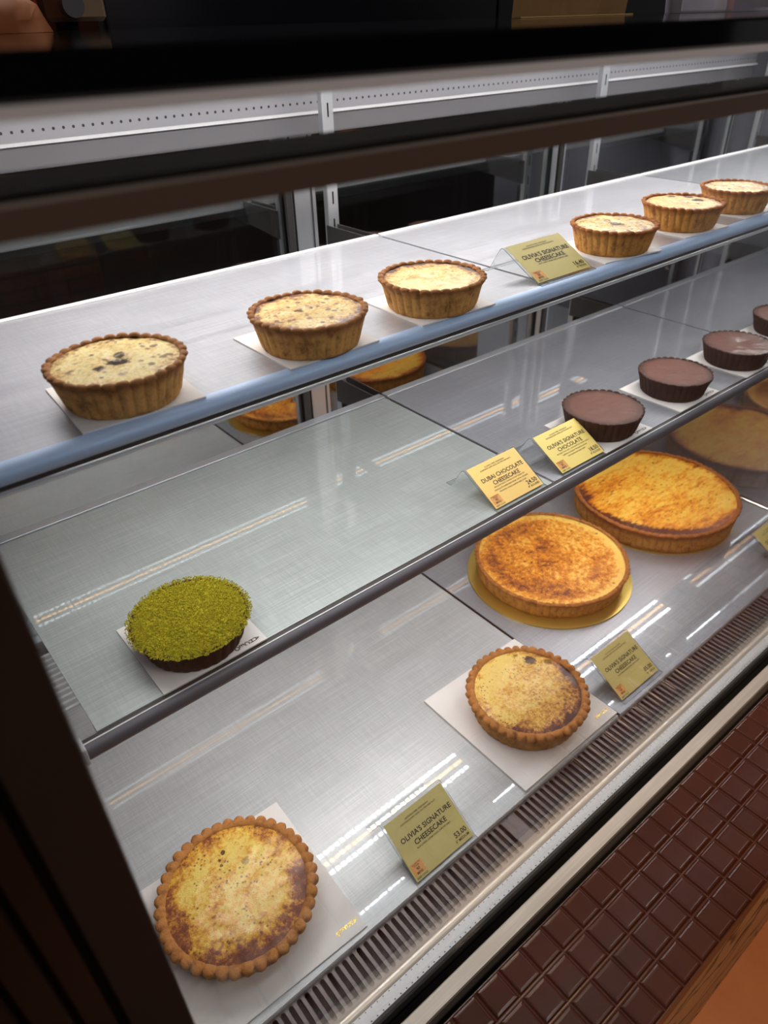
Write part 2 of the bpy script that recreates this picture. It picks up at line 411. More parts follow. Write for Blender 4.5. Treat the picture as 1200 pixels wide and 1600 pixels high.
t.l(t.mix(t.sstep(t.voro(t.mapping(co, scale=(1, 1, .01)), 120, rnd=.25), .25, .5), (26, 23, 24), (78, 70, 70)), t.b.inputs['Base Color'])
MB().box(.0, 2.04, .2830, .3290, DECK-.0250, DECK-.0225).build('honeycomb', m, g)

# deck trays
deck_lab = ['wide brushed steel deck tray under the two medium tarts', 'brushed steel deck tray carrying the two large tarts', 'brushed steel deck tray beyond the glass divider']
deck_m = [M['deck_a'], M['shelf_b'], M['shelf_b']]
dk = [(.022, .6910), (.6960, 1.3600), (1.3700, 2.045)]
for i, (x0, x1) in enumerate(dk):
    t_ = thing('deck_tray', deck_lab[i], 'tray', ((x0+x1)/2, .33, DECK), 0, 'steel deck trays')
    hw = (x1-x0)/2
    MB().box(-hw, hw, .0, .540, -.0020, 0).build('panel', deck_m[i], t_)
    MB().prism_x([(-.0008, -.012), (.0006, -.012), (.0006, -.0021), (-.0008, -.0008)], -hw, hw).build('front_edge', M['lip'], t_)
g = thing('air_grille', 'louvred return air grille at the back of the deck', 'air grille', (0, 0, 0))
mb = MB()
for k in range(11): mb.box(.022, 2.045, .876+k*.0135, .876+k*.0135+.0050, DECK-.010, DECK-.002)
mb.build('louvres', M['lip'], g)
MB().box(.022, 2.045, .873, 1.03, DECK-.022, DECK-.018).build('duct', M['alu_dark'], g)

# ------------------------------------------------------------------ shelves
def led_bar(parent, x0, x1, y, z, name='led_bar', pre='led_'):
    """three rows of diodes (white, warm, white) below a slim housing; z = underside of shelf"""
    h = MB().box(x0-.01, x1+.01, y-.0260, y+.0260, z-.0060, z-.0005).build(name, M['lip'], parent)
    p = .0115; n = int((x1-x0)/p)
    for dy, mt in ((-.0175, pre+'w'), (0, pre+'o'), (.0175, pre+'w')):
        v = []; f = []
        for k in range(n):
            cx = x0+(k+.5)*p; i = len(v); a, c_ = .0040, .0034
            v += [(cx-a, y+dy-c_, z-.0064), (cx-a, y+dy+c_, z-.0064), (cx+a, y+dy+c_, z-.0064), (cx+a, y+dy-c_, z-.0064)]; f.append((i, i+1, i+2, i+3))
        r = mesh('diode_row', v, f, M[mt], h)
        r['label'] = 'warm diode row' if mt == pre+'o' else 'cold white diode row'
    return h
top_m = [M['shelf_a'], M['shelf_a'], M['shelf_b']]; mid_m = [M['shelf_mid'], M['shelf_b'], M['shelf_b']]
lab = {'t': ['left steel panel of the top shelf with three pale tarts', 'middle steel panel of the top shelf with two tarts and the 16.40 sign', 'right steel panel of the top shelf'],
       'm': ['left glossy panel of the middle shelf carrying the green tart', 'middle steel panel of the middle shelf with the chocolate tarts', 'right steel panel of the middle shelf']}
for lev, z, ya, yb, mats, lipd in (('t', TOP, .5430, .8700, top_m, .008), ('m', MID, .4990, .8720, mid_m, .016)):
    for i, (x0, x1) in enumerate(XS):
        s = thing('shelf', lab[lev][i], 'shelf', ((x0+x1)/2, ya, z), 0, 'top shelf panels' if lev == 't' else 'middle shelf panels')
        hw = (x1-x0)/2; D = yb-ya
        MB().box(-hw, hw, 0, D-lipd-.001, -.0025, 0).build('panel', mats[i], s)
        MB().box(-hw, hw, D-lipd, D, -.016, .0022, .0006).build('rear_lip', M['lip'] if lev == 't' else M['alu'], s)
        MB().box(-hw, hw, .0035, .0150, -.0100, -.0026).build('front_lip', M['lip'], s)
        e0 = .06 if i == 0 else .055
        led_bar(s, -hw+e0, hw-.05, .064 if lev == 't' else .082, -.0030)
        for sx_ in (-1, 1):
            bx = sx_*(hw-.006)
            br_ = MB()
            br_.v += [(bx-.001, .05, -.0030), (bx-.001, .05, -.014), (bx-.001, D+.115, -.050), (bx-.001, D+.115, -.0030), (bx+.001, .05, -.0030), (bx+.001, .05, -.014), (bx+.001, D+.115, -.050), (bx+.001, D+.115, -.0030)]
            br_.f += [(0,1,2,3), (7,6,5,4), (0,4,5,1), (1,5,6,2), (2,6,7,3), (3,7,4,0)]
            br_.build('bracket', M['alu_dark'], s)
def rail(z, prof, mat, strip, name_lab):
    r = thing('shelf_rail', name_lab, 'shelf rail', (0, 0, z))
    MB().prism_x(prof, .043, 2.045).build('nosing', mat, r, smooth=True)
    for nm, pr, mm in strip: MB().prism_x(pr, .043, 2.045).build(nm, mm, r)
    return r
# top rail: round blue grey nosing
arc = lambda cy_, cz_, ry, rz_, a0, a1, n=10: [(cy_+ry*math.cos(R_(a0+(a1-a0)*k/n)), cz_+rz_*math.sin(R_(a0+(a1-a0)*k/n))) for k in range(n+1)]
pr = [(.5425, .0005)]+arc(.5420, -.0085, .0120, .0090, 92, 235, 16)+[(.5425, -.0165)]
rail(TOP, pr, M['alu_blue'],
     [('shaded_recess', [(.5425, -.0165), (.5375, -.0168), (.5400, -.0225), (.5425, -.0225)][::-1], M['alu_dark']),  # dark strip: shade of the recess below the nosing, as colour
      ('lower_lip', [(.5360, -.0232), (.5425, -.0232), (.5425, -.0265), (.5360, -.0255)], M['lip'])], 'shiny blue grey rounded rail along the front of the top shelf')
pr = [(.4915, .0004)]+arc(.4915, -.0088, .0078, .0090, 95, 250, 16)+[(.4915, -.0172)]
rr = rail(MID, pr, M['alu_grey'], [('channel_floor', [(.4917, -.0010), (.4917, -.0030), (.4985, -.0030), (.4985, -.0010)][::-1], M['alu_dark']),
      ('bright_edge', [(.4908, .0003), (.4921, .0003), (.4921, .0010), (.4908, .0010)], M['lip'])], 'dark grey rounded rail along the front of the middle shelf')
MB().box(.0385, .0429, .4830, .5000, -.0180, .0030, .001).build('end_cap', M['grey_plastic'], rr)

m = pm('slotted_aluminium', (196, 199, 204), .35, .8); t = NT(m); sx = t.n('SeparateXYZ'); t.l(t.obj(), sx.inputs[0])
fz = t.math('ABSOLUTE', t.math('SUBTRACT', t.math('FRACT', t.math('MULTIPLY', sx.outputs[2], 25)), .5))
mk = t.math('MULTIPLY', t.math('LESS_THAN', t.math('ABSOLUTE', sx.outputs[0]), .0014), t.math('LESS_THAN', fz, .23))
t.l(t.mix(mk, (196, 199, 204), (12, 12, 12)), t.b.inputs['Base Color']); M['slotted'] = m
# slotted uprights and canopy lamps
for i, xx in enumerate((.045, .697, 1.3625, 2.03)):
    l_ = ['slotted steel upright at the left end of the case', 'slotted steel upright behind the first shelf seam', 'slotted steel upright behind the second shelf seam', 'slotted steel upright at the far right end'][i]
    u = thing('shelf_upright', l_, 'upright', (xx, .985, DECK), 0, 'slotted shelf uprights')
    H = E_-.024-DECK
    MB().box(-.0100, .0100, -.0060, .0060, .002, H, .001).build('post', M['slotted'], u)
    for dz in (.2830, .5400):
        MB().box(-.0090, .0090, -.0160, -.0068, dz-.052, dz-.012, .001).build('bracket_socket', M['black_matte'], u)
        MB().cyl((.0, -.0240, dz-.070), .0055, .0120, 16, 'y').build('bolt', M['chrome'], u, smooth=True)
for x0, x1, l_ in ((.12, 1.02, 'left canopy lamp under the case top'), (1.06, 1.95, 'right canopy lamp under the case top')):
    c_ = thing('canopy_lamp', l_, 'lamp', (0, 0, E_-.0225), 0, 'canopy lamps')
    led_bar(c_, x0, x1, .785, 0, 'lamp_housing', 'led_c')

# ------------------------------------------------------------------ rear sliding doors
Hd = E_-.120-(DECK+.013)
for i, (x0, x1, yo) in enumerate(((-.0, .716, 0), (.640, 1.396, .014), (1.330, 2.05, 0))):
    d = thing('sliding_door', ['left rear sliding glass door', 'middle rear sliding glass door', 'right rear sliding glass door'][i]+' of the display case', 'glass door', (x0, 1.054+yo, DECK+.0130), 0, 'rear sliding doors')
    W = x1-x0
    MB().box(.03, W-.03, .004, .007, .03, Hd-.022).build('pane', M['pane_rear'], d)
    def stile(a, b_, nm='stile'):
        q = MB().box(a, b_, 0, .012, .0, Hd, .001).build(nm, M['alu'], d)
        MB().box(a+.004, a+.007, -.0016, -.0001, .004, Hd-.004).build('groove', M['black_matte'], q)
        MB().box(b_-.010, b_-.008, -.0016, -.0001, .004, Hd-.004).build('groove', M['alu_dark'], q)
    stile(.0, .030); stile(W-.050 if i == 0 else W-.030, W)
    MB().box(.0302, W-.0502 if i == 0 else W-.0302, 0, .012, 0, .030).build('bottom_rail', M['alu'], d)
    MB().box(.0302, W-.0502 if i == 0 else W-.0302, 0, .012, Hd-.022, Hd).build('top_rail', M['alu'], d)
    MB().box(.006 if i else W-.062, .012 if i else W-.0505, -.006, -.0002, .05, Hd-.05).build('pull_handle', M['alu_dark'], d)
# glass divider between second and third bay, deck to middle shelf
dv = thing('glass_divider', 'upright glass divider with steel foot beside the far large tart', 'divider', (1.3650, .345, DECK))
MB().box(-.0015, .0015, .008, .515, .004, .300).build('pane', M['pane_side'], dv)
MB().box(-.005, .005, .0, .520, .0002, .0045, .0008).build('foot', M['chrome'], dv)

for x0, x1, l_ in ((-.25, 1.440, 'long pale steel ledge on the staff side behind the doors'), (1.755, 2.20, 'short pale steel ledge on the staff side at the far right')):
    o = thing('staff_ledge', l_, 'ledge', (x0, 1.250, EYE-.2950), 0, 'staff side ledges')
    MB().box(.0, x1-x0, .0, .10, .0, .0150, .001).build('top', M['alu'], o)
    MB().box(.0, x1-x0, .002, .008, .0151, .0195).build('bright_edge', M['lip'], o)
    for xx in (.12, x1-x0-.12): MB().box(xx-.012, xx+.012, .06, .084, -(EYE-.295)+.001, -.0003).build('leg', M['alu_dark'], o)
# staff worktop seen through the rear glass
o = thing('worktop', 'dark staff worktop behind the rear glass doors', 'worktop', (1.0, 1.50, 0))
MB().box(-1.6, 1.6, -.05, .09, .70, .73, .002).build('top', M['dark_room'], o)
MB().box(-1.6, 1.6, -.05, .08, .0, .70).build('cabinet', M['dark_room'], o)
# ------------------------------------------------------------------ tarts
def crust_mat(name, rim, wall, dark, seed, H):
    m = pm(name, wall, .75, 0, .3); t = NT(m); co = t.mapping(t.obj(), loc=(seed*.37, seed*.11, 0)); ob = t.obj()
    sx = t.n('SeparateXYZ'); t.l(ob, sx.inputs[0])
    base = t.mix(t.sstep(sx.outputs[2], H*.60, H*.95), wall, rim)
    n = t.noise(co, 90, 5, .65)
    base = t.mix(t.sstep(n, .42, .78), base, dark)
    n2 = t.noise(co, 420, 3, .6)
    base = t.mix(t.math('MULTIPLY', t.sstep(n2, .55, .75), .35), base, dark)
    t.l(base, t.b.inputs['Base Color'])
    t.l(t.bump(t.math('ADD', n, t.math('MULTIPLY', n2, .7)), .9, .0016), t.b.inputs['Normal'])
    return m
def fill_mat(name, Rr, seed, pale, gold, brown, dark=(70, 34, 22), bias=0., edge=.5, ew=.72, dirv=(0, -1), dd=.3, spots=.5, sps=150, gloss=.35,
             burn=None, crescent=None, ringp=0, fine=.3, streak=(1, 1)):
    m = pm(name, gold, .46, 0, .4, gloss*.7, .25); t = NT(m); ob = t.obj(); co = t.mapping(ob, loc=(seed*.731, seed*.413, 0), scale=(streak[0], streak[1], 1))
    p = t.vm('MULTIPLY', ob, (1/Rr, 1/Rr, 0)); r = t.vm('LENGTH', p); dr = t.vm('DOT_PRODUCT', p, (dirv[0], dirv[1], 0))
    n1 = t.noise(co, 2.6/Rr, 6, .62, .6); n2 = t.noise(co, 16/Rr, 5, .65); n3 = t.noise(co, 60/Rr, 3, .6)
    v = t.math('MULTIPLY_ADD', n1, 1.5, bias-.48)
    v = t.math('ADD', v, t.math('MULTIPLY', t.math('SUBTRACT', n2, .5), 1.5))
    v = t.math('ADD', v, t.math('MULTIPLY', t.math('SUBTRACT', n3, .5), fine*2))
    v = t.math('ADD', v, t.math('MULTIPLY', t.sstep(t.math('ADD', r, t.math('MULTIPLY', t.math('SUBTRACT', n1, .5), .35)), ew, 1.0), edge))
    v = t.math('ADD', v, t.math('MULTIPLY', t.math('MULTIPLY', dr, r), dd))
    if ringp: v = t.math('ADD', v, t.math('MULTIPLY', t.math('SINE', t.math('MULTIPLY', r, 9.0)), ringp))
    col = t.ramp(v, [(.10, pale), (.42, gold), (.78, brown), (1.0, dark)])
    # small dark blisters
    vd = t.voro(co, sps, rnd=1); k = t.noise(co, 3.2/Rr, 2)
    thr = t.math('MULTIPLY', t.sstep(k, .36, .58), .42*spots+.04)
    sp = t.sstep(t.math('SUBTRACT', vd, thr), -.10, .08, 1, 0)
    sp = t.math('MULTIPLY', sp, t.sstep(k, .34, .44))
    col = t.mix(t.math('MULTIPLY', sp, .85), col, (104, 52, 24))
    vd2 = t.voro(co, sps*2.3, rnd=1); col = t.mix(t.math('MULTIPLY', t.sstep(vd2, .10, .20, 1, 0), spots), col, brown)
    hgt = t.math('ADD', t.math('MULTIPLY', n2, .8), t.math('MULTIPLY', n3, .35))
    bmask = None
    if burn:
        for bx, by, br_, amt in burn:
            q = t.vm('DISTANCE', p, (bx, by, 0)); q = t.math('ADD', q, t.math('MULTIPLY', t.math('SUBTRACT', n2, .5), 1.1*br_*2))
            mk = t.sstep(q, br_*.75, br_, 1, 0)
            col = t.mix(t.math('MULTIPLY', mk, min(1, amt+.1)), col, (44, 22, 16)); bmask = mk if bmask is None else t.math('MAXIMUM', bmask, mk)
    if crescent:
        cx, cy2, rin = crescent
        q = t.math('ADD', t.vm('DISTANCE', p, (cx, cy2, 0)), t.math('MULTIPLY', t.math('SUBTRACT', n2, .5), .22))
        mk = t.sstep(q, rin, rin+.07)
        col = t.mix(mk, col, t.mix(t.sstep(n2, .4, .65), (62, 26, 18), (104, 44, 24)))
        t.l(t.math('SUBTRACT', .42, t.math('MULTIPLY', mk, .24)), t.b.inputs['Roughness'])
    if bmask is not None: t.l(t.math('MULTIPLY_ADD', bmask, -.33, .36), t.b.inputs['Specular IOR Level'])
    t.l(col, t.b.inputs['Base Color'])
    t.l(t.bump(hgt, .7, .0022), t.b.inputs['Normal'])
    return m

def grid_mesh(name, rings, n, mat, parent, cap0=True, cap1=True):
    v = []; f = []
    for rg in rings: v += rg
    for a in range(len(rings)-1):
        for k in range(n): f.append((a*n+k, a*n+(k+1) % n, (a+1)*n+(k+1) % n, (a+1)*n+k))
    if cap0:
        c = len(v); v.append((0, 0, rings[0][0][2])); f += [(c, (k+1) % n, k) for k in range(n)]
    if cap1:
        c = len(v); b = (len(rings)-1)*n; z = sum(q[2] for q in rings[-1])/n; v.append((0, 0, z)); f += [(c, b+k, b+(k+1) % n) for k in range(n)]
    return mesh(name, v, f, mat, parent, True)
def crust(parent, kind, Rt, H, nfl, mat, seed):
    n = nfl*10; rings = []
    rnd = random.Random(seed)
    amp = [rnd.uniform(.8, 1.2) for _ in range(nfl)]; hz = [rnd.uniform(-1, 1) for _ in range(nfl)]
    lobe = lambda k: abs(math.sin(math.pi*(k % 10)/10))**.62
    if kind == 'T':      # deep fluted little tart
        prof = [(.795, 0, .2), (.815, .05, .6), (.84, .20, .8), (.875, .45, .85), (.915, .70, .85), (.94, .82, .8), (.965, .875, 1.0), (.985, .92, 1.15), (.985, .965, 1.1), (.965, .995, .8), (.93, 1.0, .35), (.905, .975, .1), (.895, .93, 0)]
        A = .046*Rt
    elif kind == 'B':    # medium, scalloped bead on a narrower wall
        prof = [(.845, 0, .1), (.862, .05, .3), (.872, .30, .35), (.885, .55, .35), (.90, .66, .5), (.935, .70, .9), (.962, .78, 1.1), (.972, .88, 1.15), (.962, .96, 1.05), (.93, 1.01, .8), (.895, 1.01, .45), (.868, .97, .15), (.855, .92, 0)]
        A = .050*Rt
    elif kind == 'C':    # chocolate shell
        prof = [(.80, 0, .2), (.82, .05, .7), (.85, .25, 1), (.89, .55, 1), (.94, .85, 1), (.965, .95, 1), (.97, .99, .95), (.955, 1.01, .8), (.935, 1.0, .6), (.92, .985, .4)]
        A = .034*Rt
    else:                # large shallow tart
        prof = [(.925, 0, .2), (.94, .04, .8), (.947, .25, 1), (.955, .55, 1), (.963, .80, 1), (.975, .87, 1.1), (.985, .94, 1.0), (.980, .985, .8), (.965, 1.005, .5), (.945, 1.0, .2), (.935, .96, 0)]
        A = .014*Rt
    for rf, zf, am in prof:
        rg = []
        for k in range(n):
            i = k//10; a = 2*math.pi*k/n; lo = lobe(k)
            wob = mnoise.noise(Vector((math.cos(a)*3, math.sin(a)*3, zf*4+seed)))*.012*Rt
            wob += mnoise.noise(Vector((math.cos(a)*22, math.sin(a)*22, zf*9+seed)))*.010*Rt*am
            r = rf*Rt + A*am*(lo-.45)*amp[i] + wob*min(1, am+.1)
            z = zf*H + (hz[i]*.018*H + (lo-.5)*.05*H if zf > .85 else 0)
            rg.append((r*math.cos(a), r*math.sin(a), max(0, z)))
        rings.append(rg)
    return grid_mesh('crust', rings, n, mat, parent, True, False)
def filling(parent, Rf, z, mat, shape, seed, name='filling', n=144, nr=44):
    rings = []
    for j in range(nr):
        s = 1-j/nr; rg = []
        for k in range(n):
            a = 2*math.pi*k/n; x, y = s*math.cos(a), s*math.sin(a)
            rg.append((x*Rf, y*Rf, z+shape(x, y, s)+mnoise.noise(Vector((x*7, y*7, seed)))*.0006+mnoise.noise(Vector((x*2.2, y*2.2, seed+9)))*.0012))
        rings.append(rg)
    return grid_mesh(name, rings, n, mat, parent, False, True)

PALE, GOLD, BRN = (238, 214, 142), (214, 166, 74), (140, 80, 34)
RIM, WALL, DRK = (162, 108, 60), (218, 164, 94), (130, 80, 42)
def tart(kind, X, Y, Z, Rt, H, seed, nfl, label, cat, group, cm, fm, rz=0, shape=None, rf=None, zf=.93):
    t_ = thing({'T': 'small_tart', 'B': 'medium_tart', 'L': 'large_tart', 'C': 'chocolate_tart'}[kind], label, cat, (X, Y, Z), rz, group)
    crust(t_, kind, Rt, H, nfl, cm, seed)
    rf = rf or {'T': .915, 'B': .875, 'L': .950, 'C': .94}[kind]
    filling(t_, Rt*rf, H*zf, fm, shape or (lambda x, y, s: 0), seed)
    return t_

# boards first ----------------------------------------------------------------
def text_obj(lines, mat, name, parent, font_off=0):
    """lines: (string, size, x, y, align, bold); joined into one flat mesh standing 0.1 mm proud"""
    V = []; F = []
    for s, size, x, y, al, bold in lines:
        cu = bpy.data.curves.new('t', 'FONT'); cu.body = s; cu.size = size; cu.align_x = al; cu.offset = bold*size
        cu.resolution_u = 2
        ob = bpy.data.objects.new('t', cu); C.objects.link(ob)
        dg = bpy.context.evaluated_depsgraph_get(); me = bpy.data.meshes.new_from_object(ob.evaluated_get(dg))
        i = len(V); V += [(q.co.x+x, q.co.y+y, 0) for q in me.vertices]; F += [[i+a for a in p.vertices] for p in me.polygons]
        bpy.data.objects.remove(ob); bpy.data.curves.remove(cu); bpy.data.meshes.remove(me)
    return mesh(name, V, F, mat, parent)
def glyphs(parent, s, x, y, z, size, pitch, mat):
    """letters in a row, each turned a quarter clockwise, lying flat"""
    V = []; F = []
    for i, ch in enumerate(s):
        cu = bpy.data.curves.new('t', 'FONT'); cu.body = ch; cu.size = size; cu.offset = .03*size; cu.resolution_u = 3
        ob = bpy.data.objects.new('t', cu); C.objects.link(ob)
        dg = bpy.context.evaluated_depsgraph_get(); me = bpy.data.meshes.new_from_object(ob.evaluated_get(dg))
        k = len(V); V += [(x+i*pitch+q.co.y, y-q.co.x, z) for q in me.vertices]; F += [[k+a for a in p.vertices] for p in me.polygons]
        bpy.data.objects.remove(ob); bpy.data.curves.remove(cu); bpy.data.meshes.remove(me)
    return mesh('printed_logo', V, F, mat, parent)
def board(X, Y, Z, s, label, group, rz=0, ink=None, th=.0018):
    o = thing('cake_board', label, 'cake board', (X, Y, Z), rz, group); h = s/2
    MB().box(-h, h, -h, h, 0.0002, th).build('card', M['white'], o)
    if ink: glyphs(o, 'OECHA', h-.033 if s > .15 else h-.034, -h+(.016 if s > .15 else .010), th+.0001, .0068 if s > .15 else .0075, .0058, ink)
    return o
TB = [(.1860, .5930, R_(-3)), (.3755, .5895, 0), (.5420, .5885, R_(-2)), (.8680, .5900, R_(-8)), (1.0450, .5930, R_(-3)), (1.2050, .5960, 0)]
tb_l = ['under the burnt-centre tart at the left end of the top shelf', 'under the second tart from the left on the top shelf', 'under the third tart from the left on the top shelf',
        'beside the 16.40 price sign on the top shelf', 'under the tart with a black crescent on the top shelf', 'under the rightmost tart on the top shelf']
for (x, y, rz), l_ in zip(TB, tb_l): board(x, y, TOP, .106, 'white square card board '+l_, 'cake boards on the top shelf', rz)
MBd = [(.1805, .5550), (.8680, .5550), (1.0620, .5560), (1.2600, .5530), (1.4560, .5580)]
mb_l = ['under the green crumb tart', 'behind the 18.50 price sign', 'under the chocolate tart with a small dark hole', 'under the glossy dented chocolate tart', 'under the chocolate tart cut by the picture edge']
for (x, y), l_ in zip(MBd, mb_l): board(x, y, MID, .1150, 'small white card board '+l_, 'cake boards on the middle shelf', 0, M['ink'])
board(.1290, .4380, DECK, .200, 'large white card board under the medium tart near the corner post', 'cake boards on the deck', R_(-1.5), M['gold_ink'])
board(.5920, .4330, DECK, .200, 'large white card board under the medium tart beside the 85.00 sign', 'cake boards on the deck', 0, M['gold_ink'], th=.0042)
for x, y, r, l_ in ((.8690, .6090, .1480, 'round gold cake board under the nearer large tart'), (1.1910, .6050, .1560, 'round gold cake board under the farther large tart')):
    o = thing('gold_board', l_, 'cake board', (x, y, DECK), 0, 'round gold boards')
    MB().cyl((0, 0, .0002), r, .0026, 96).build('disc', M['gold'], o, smooth=True)

# six small pale tarts on the top shelf
dip = lambda x, y, s: .0022*(1-s*s) - .0030*math.exp(-((x*x+(y)**2)/.05)) + .0016*math.exp(-(((x-.12)**2+(y-.12)**2)/.012))
zT = TOP+.0020
TT = [(.1839, .5866, .0584, .0345), (.3742, .5784, .0584, .0342), (.5387, .5795, .0587, .0330), (.8716, .5824, .0573, .0332), (1.0465, .5891, .0584, .0340), (1.2000, .5893, .0550, .0345)]
tl = ['small deep tart with burnt black centre, leftmost on the top shelf', 'small tart with folded yellow centre and brown freckles, second on the top shelf', 'small tart browned along one side, just left of the 16.40 sign',
      'small freckled tart just right of the 16.40 price sign', 'small tart with a charred black crescent on the top shelf', 'small tart at the right end of the top shelf']
crT = [crust_mat('tart_crust', RIM, WALL, DRK, 1, .034), crust_mat('tart_crust_deep', (158, 96, 44), (204, 146, 74), (120, 66, 30), 5, .034)]
fT = [fill_mat('pale_custard_a', .053, 1, (240, 222, 156), (226, 190, 110), (150, 92, 44), bias=-.02, edge=.25, dd=.0, spots=.75, sps=120, burn=[(-.02, -.12, .20, .95), (-.35, -.22, .11, .8), (.10, .12, .10, .75)]),
      fill_mat('pale_custard_b', .053, 2, (240, 218, 148), (218, 172, 90), (138, 78, 38), bias=.04, edge=.55, ew=.78, dd=.05, spots=.75, sps=110, burn=[(-.12, .12, .09, .7)]),
      fill_mat('pale_custard_c', .053, 3, (242, 222, 150), (226, 176, 84), (130, 66, 34), bias=-.02, edge=.4, dirv=(1, .2), dd=.5, spots=.3, sps=110),
      fill_mat('pale_custard_d', .053, 4, (240, 218, 140), (216, 168, 82), (120, 68, 34), bias=.03, edge=.35, dd=.0, spots=.75, sps=120, burn=[(-.02, -.05, .20, .8)]),
      fill_mat('pale_custard_e', .053, 5, (242, 212, 128), (222, 168, 78), (120, 62, 32), bias=.02, edge=.4, dd=.0, spots=.35, sps=110, burn=[(-.02, -.45, .18, .9), (.42, -.50, .16, .9), (.72, -.12, .15, .85), (-.35, -.2, .06, .8)]),
      fill_mat('pale_custard_f', .051, 6, (240, 218, 150), (214, 168, 88), (112, 66, 36), bias=.06, edge=.45, dd=.0, spots=.9, sps=120)]
for i, (x, y, r, h) in enumerate(TT):
    tart('T', x, y, zT, r, h, 11+i, 32, tl[i], 'tart', 'small pale tarts on the top shelf', crT[0 if i < 3 else 1], fT[i], R_(17*i), dip)

# chocolate tarts and the green crumb tart on the middle shelf
mcr = crust_mat('chocolate_crust', (66, 42, 36), (58, 36, 31), (36, 22, 20), 3, .034)
def choc_fill(seed, spec):
    m = pm('chocolate_cream', (98, 62, 50), .6, 0, .4, spec, .3); t = NT(m); co = t.mapping(t.obj(), loc=(seed, 0, 0)); n = t.noise(co, 120, 5, .6); n2 = t.noise(co, 500, 3)
    ob = t.obj(); r = t.vm('LENGTH', t.vm('MULTIPLY', ob, (1/.058, 1/.058, 0)))
    base = t.mix(t.sstep(t.math('ADD', r, t.math('MULTIPLY', n, .15)), .88, 1.0), t.mix(n, (90, 55, 45), (108, 68, 56)), (74, 46, 38))
    hole = t.sstep(t.vm('DISTANCE', ob, (-.009, -.001, .033)), .0015, .0024, 1, 0) if seed == 2 else 0.0
    t.l(t.mix(hole, base, (30, 16, 14)), t.b.inputs['Base Color']); t.l(t.bump(t.math('ADD', n, n2), .35, .0008), t.b.inputs['Normal']); return m
zM = MID+.0020
CC = [(.8698, .5529, .0619, .0339), (1.0640, .5531, .0602, .0336), (1.2547, .5479, .0608, .0341), (1.4560, .5604, .0600, .0335)]
cl = ['plain chocolate tart behind the 18.50 sign, nearest of the row', 'chocolate tart with a small dark hole in its top, second of the row', 'chocolate tart with a glossy dented top, third of the row', 'chocolate tart cut off by the right edge of the picture']
flat = lambda x, y, s: .0010*(1-s*s)
dent = lambda x, y, s: .0012*(1-s*s)-.0030*math.exp(-(((x-.1)**2+(y+.1)**2)/.05))
for i, (x, y, r, h) in enumerate(CC):
    tart('C', x, y, zM, r, h, 31+i, 34, cl[i], 'tart', 'chocolate tarts on the middle shelf', mcr, choc_fill(i+1, .05 if i < 2 else .5), R_(23*i), dent if i >= 2 else flat, zf=.985)
gm = pm('pistachio_crumb', (150, 140, 24), .85, 0, .2); t = NT(gm); co = t.obj()
t.l(t.ramp(t.noise(co, 700, 2, .5), [(.30, (104, 98, 14)), (.5, (148, 138, 18)), (.70, (188, 176, 50))]), t.b.inputs['Base Color'])
gt = thing('crumb_tart', 'dark chocolate tart covered in bright green pistachio crumbs', 'tart', (.1811, .5480, zM))
crust(gt, 'C', .0600, .0300, 30, mcr, 51)
filling(gt, .0602, .0296, gm, lambda x, y, s: .0026*(1-s**4), 5, 'crumb_base')
V = []; F = []; rnd = random.Random(4)
for k in range(7500):
    a = rnd.uniform(0, 2*math.pi); s = math.sqrt(rnd.random())
    lob = 1+.035*(abs(math.sin(15*a))**.7-.5)
    x, y = s*.0626*lob*math.cos(a), s*.0622*lob*math.sin(a)
    z = .0300+.0028*(1-s**4)+mnoise.noise(Vector((x*120, y*120, 1)))*.0007+.0009
    q = rnd.uniform(.0005, .00105); i = len(V)
    ax = Vector((rnd.gauss(0, 1), rnd.gauss(0, 1), rnd.gauss(0, 1))).normalized(); Rm = Matrix.Rotation(rnd.uniform(0, 6.28), 3, ax)
    for c_ in ((1, 0, 0), (-1, 0, 0), (0, 1, 0), (0, -1, 0), (0, 0, 1), (0, 0, -1)):
        p_ = Rm @ Vector(c_)*q*rnd.uniform(.75, 1.2); V.append((x+p_.x, y+p_.y, z+p_.z))
    F += [(i, i+2, i+4), (i+2, i+1, i+4), (i+1, i+3, i+4), (i+3, i, i+4), (i+2, i, i+5), (i+1, i+2, i+5), (i+3, i+1, i+5), (i, i+3, i+5)]
o = mesh('green_crumbs', V, F, gm, gt); o['kind'] = 'stuff'

# two medium tarts on the deck
f1 = fill_mat('glazed_custard_near', .0815, 11, (236, 204, 100), (222, 160, 44), (142, 72, 30), dark=(104, 50, 24), bias=.00, edge=.50, ew=.60, dirv=(-.3, -1), dd=.26, spots=.55, sps=190, gloss=.8, fine=.30,
              burn=[(.02, .52, .030, .8), (.12, .60, .04, .8), (.0, .44, .026, .7), (.30, .28, .06, .4)])
f2 = fill_mat('glazed_custard_far', .078, 12, (236, 200, 110), (216, 158, 56), (126, 64, 34), bias=.04, edge=.42, ew=.78, dirv=(.25, -1), dd=.50, spots=.50, sps=210, gloss=.55, fine=.34,
              burn=[(.62, .42, .13, .85), (.52, .70, .05, .5), (.85, .15, .09, .6)])
cB = crust_mat('scalloped_crust', (184, 122, 64), (184, 132, 70), (118, 66, 32), 8, .036)
puff = lambda x, y, s: .0030*(1-s**6)-.0005
tart('B', .1283, .4503, DECK+.0020, .0931, .0321, 61, 40, 'medium tart with scalloped crust and glossy freckled top, nearest to the corner post', 'tart', 'medium tarts on the deck', cB, f1, 0, puff)
tart('B', .5967, .4259, DECK+.0045, .0891, .0400, 62, 40, 'medium tart with scalloped crust browned towards the front, beside the 85.00 sign', 'tart', 'medium tarts on the deck', cB, f2, R_(4), puff)
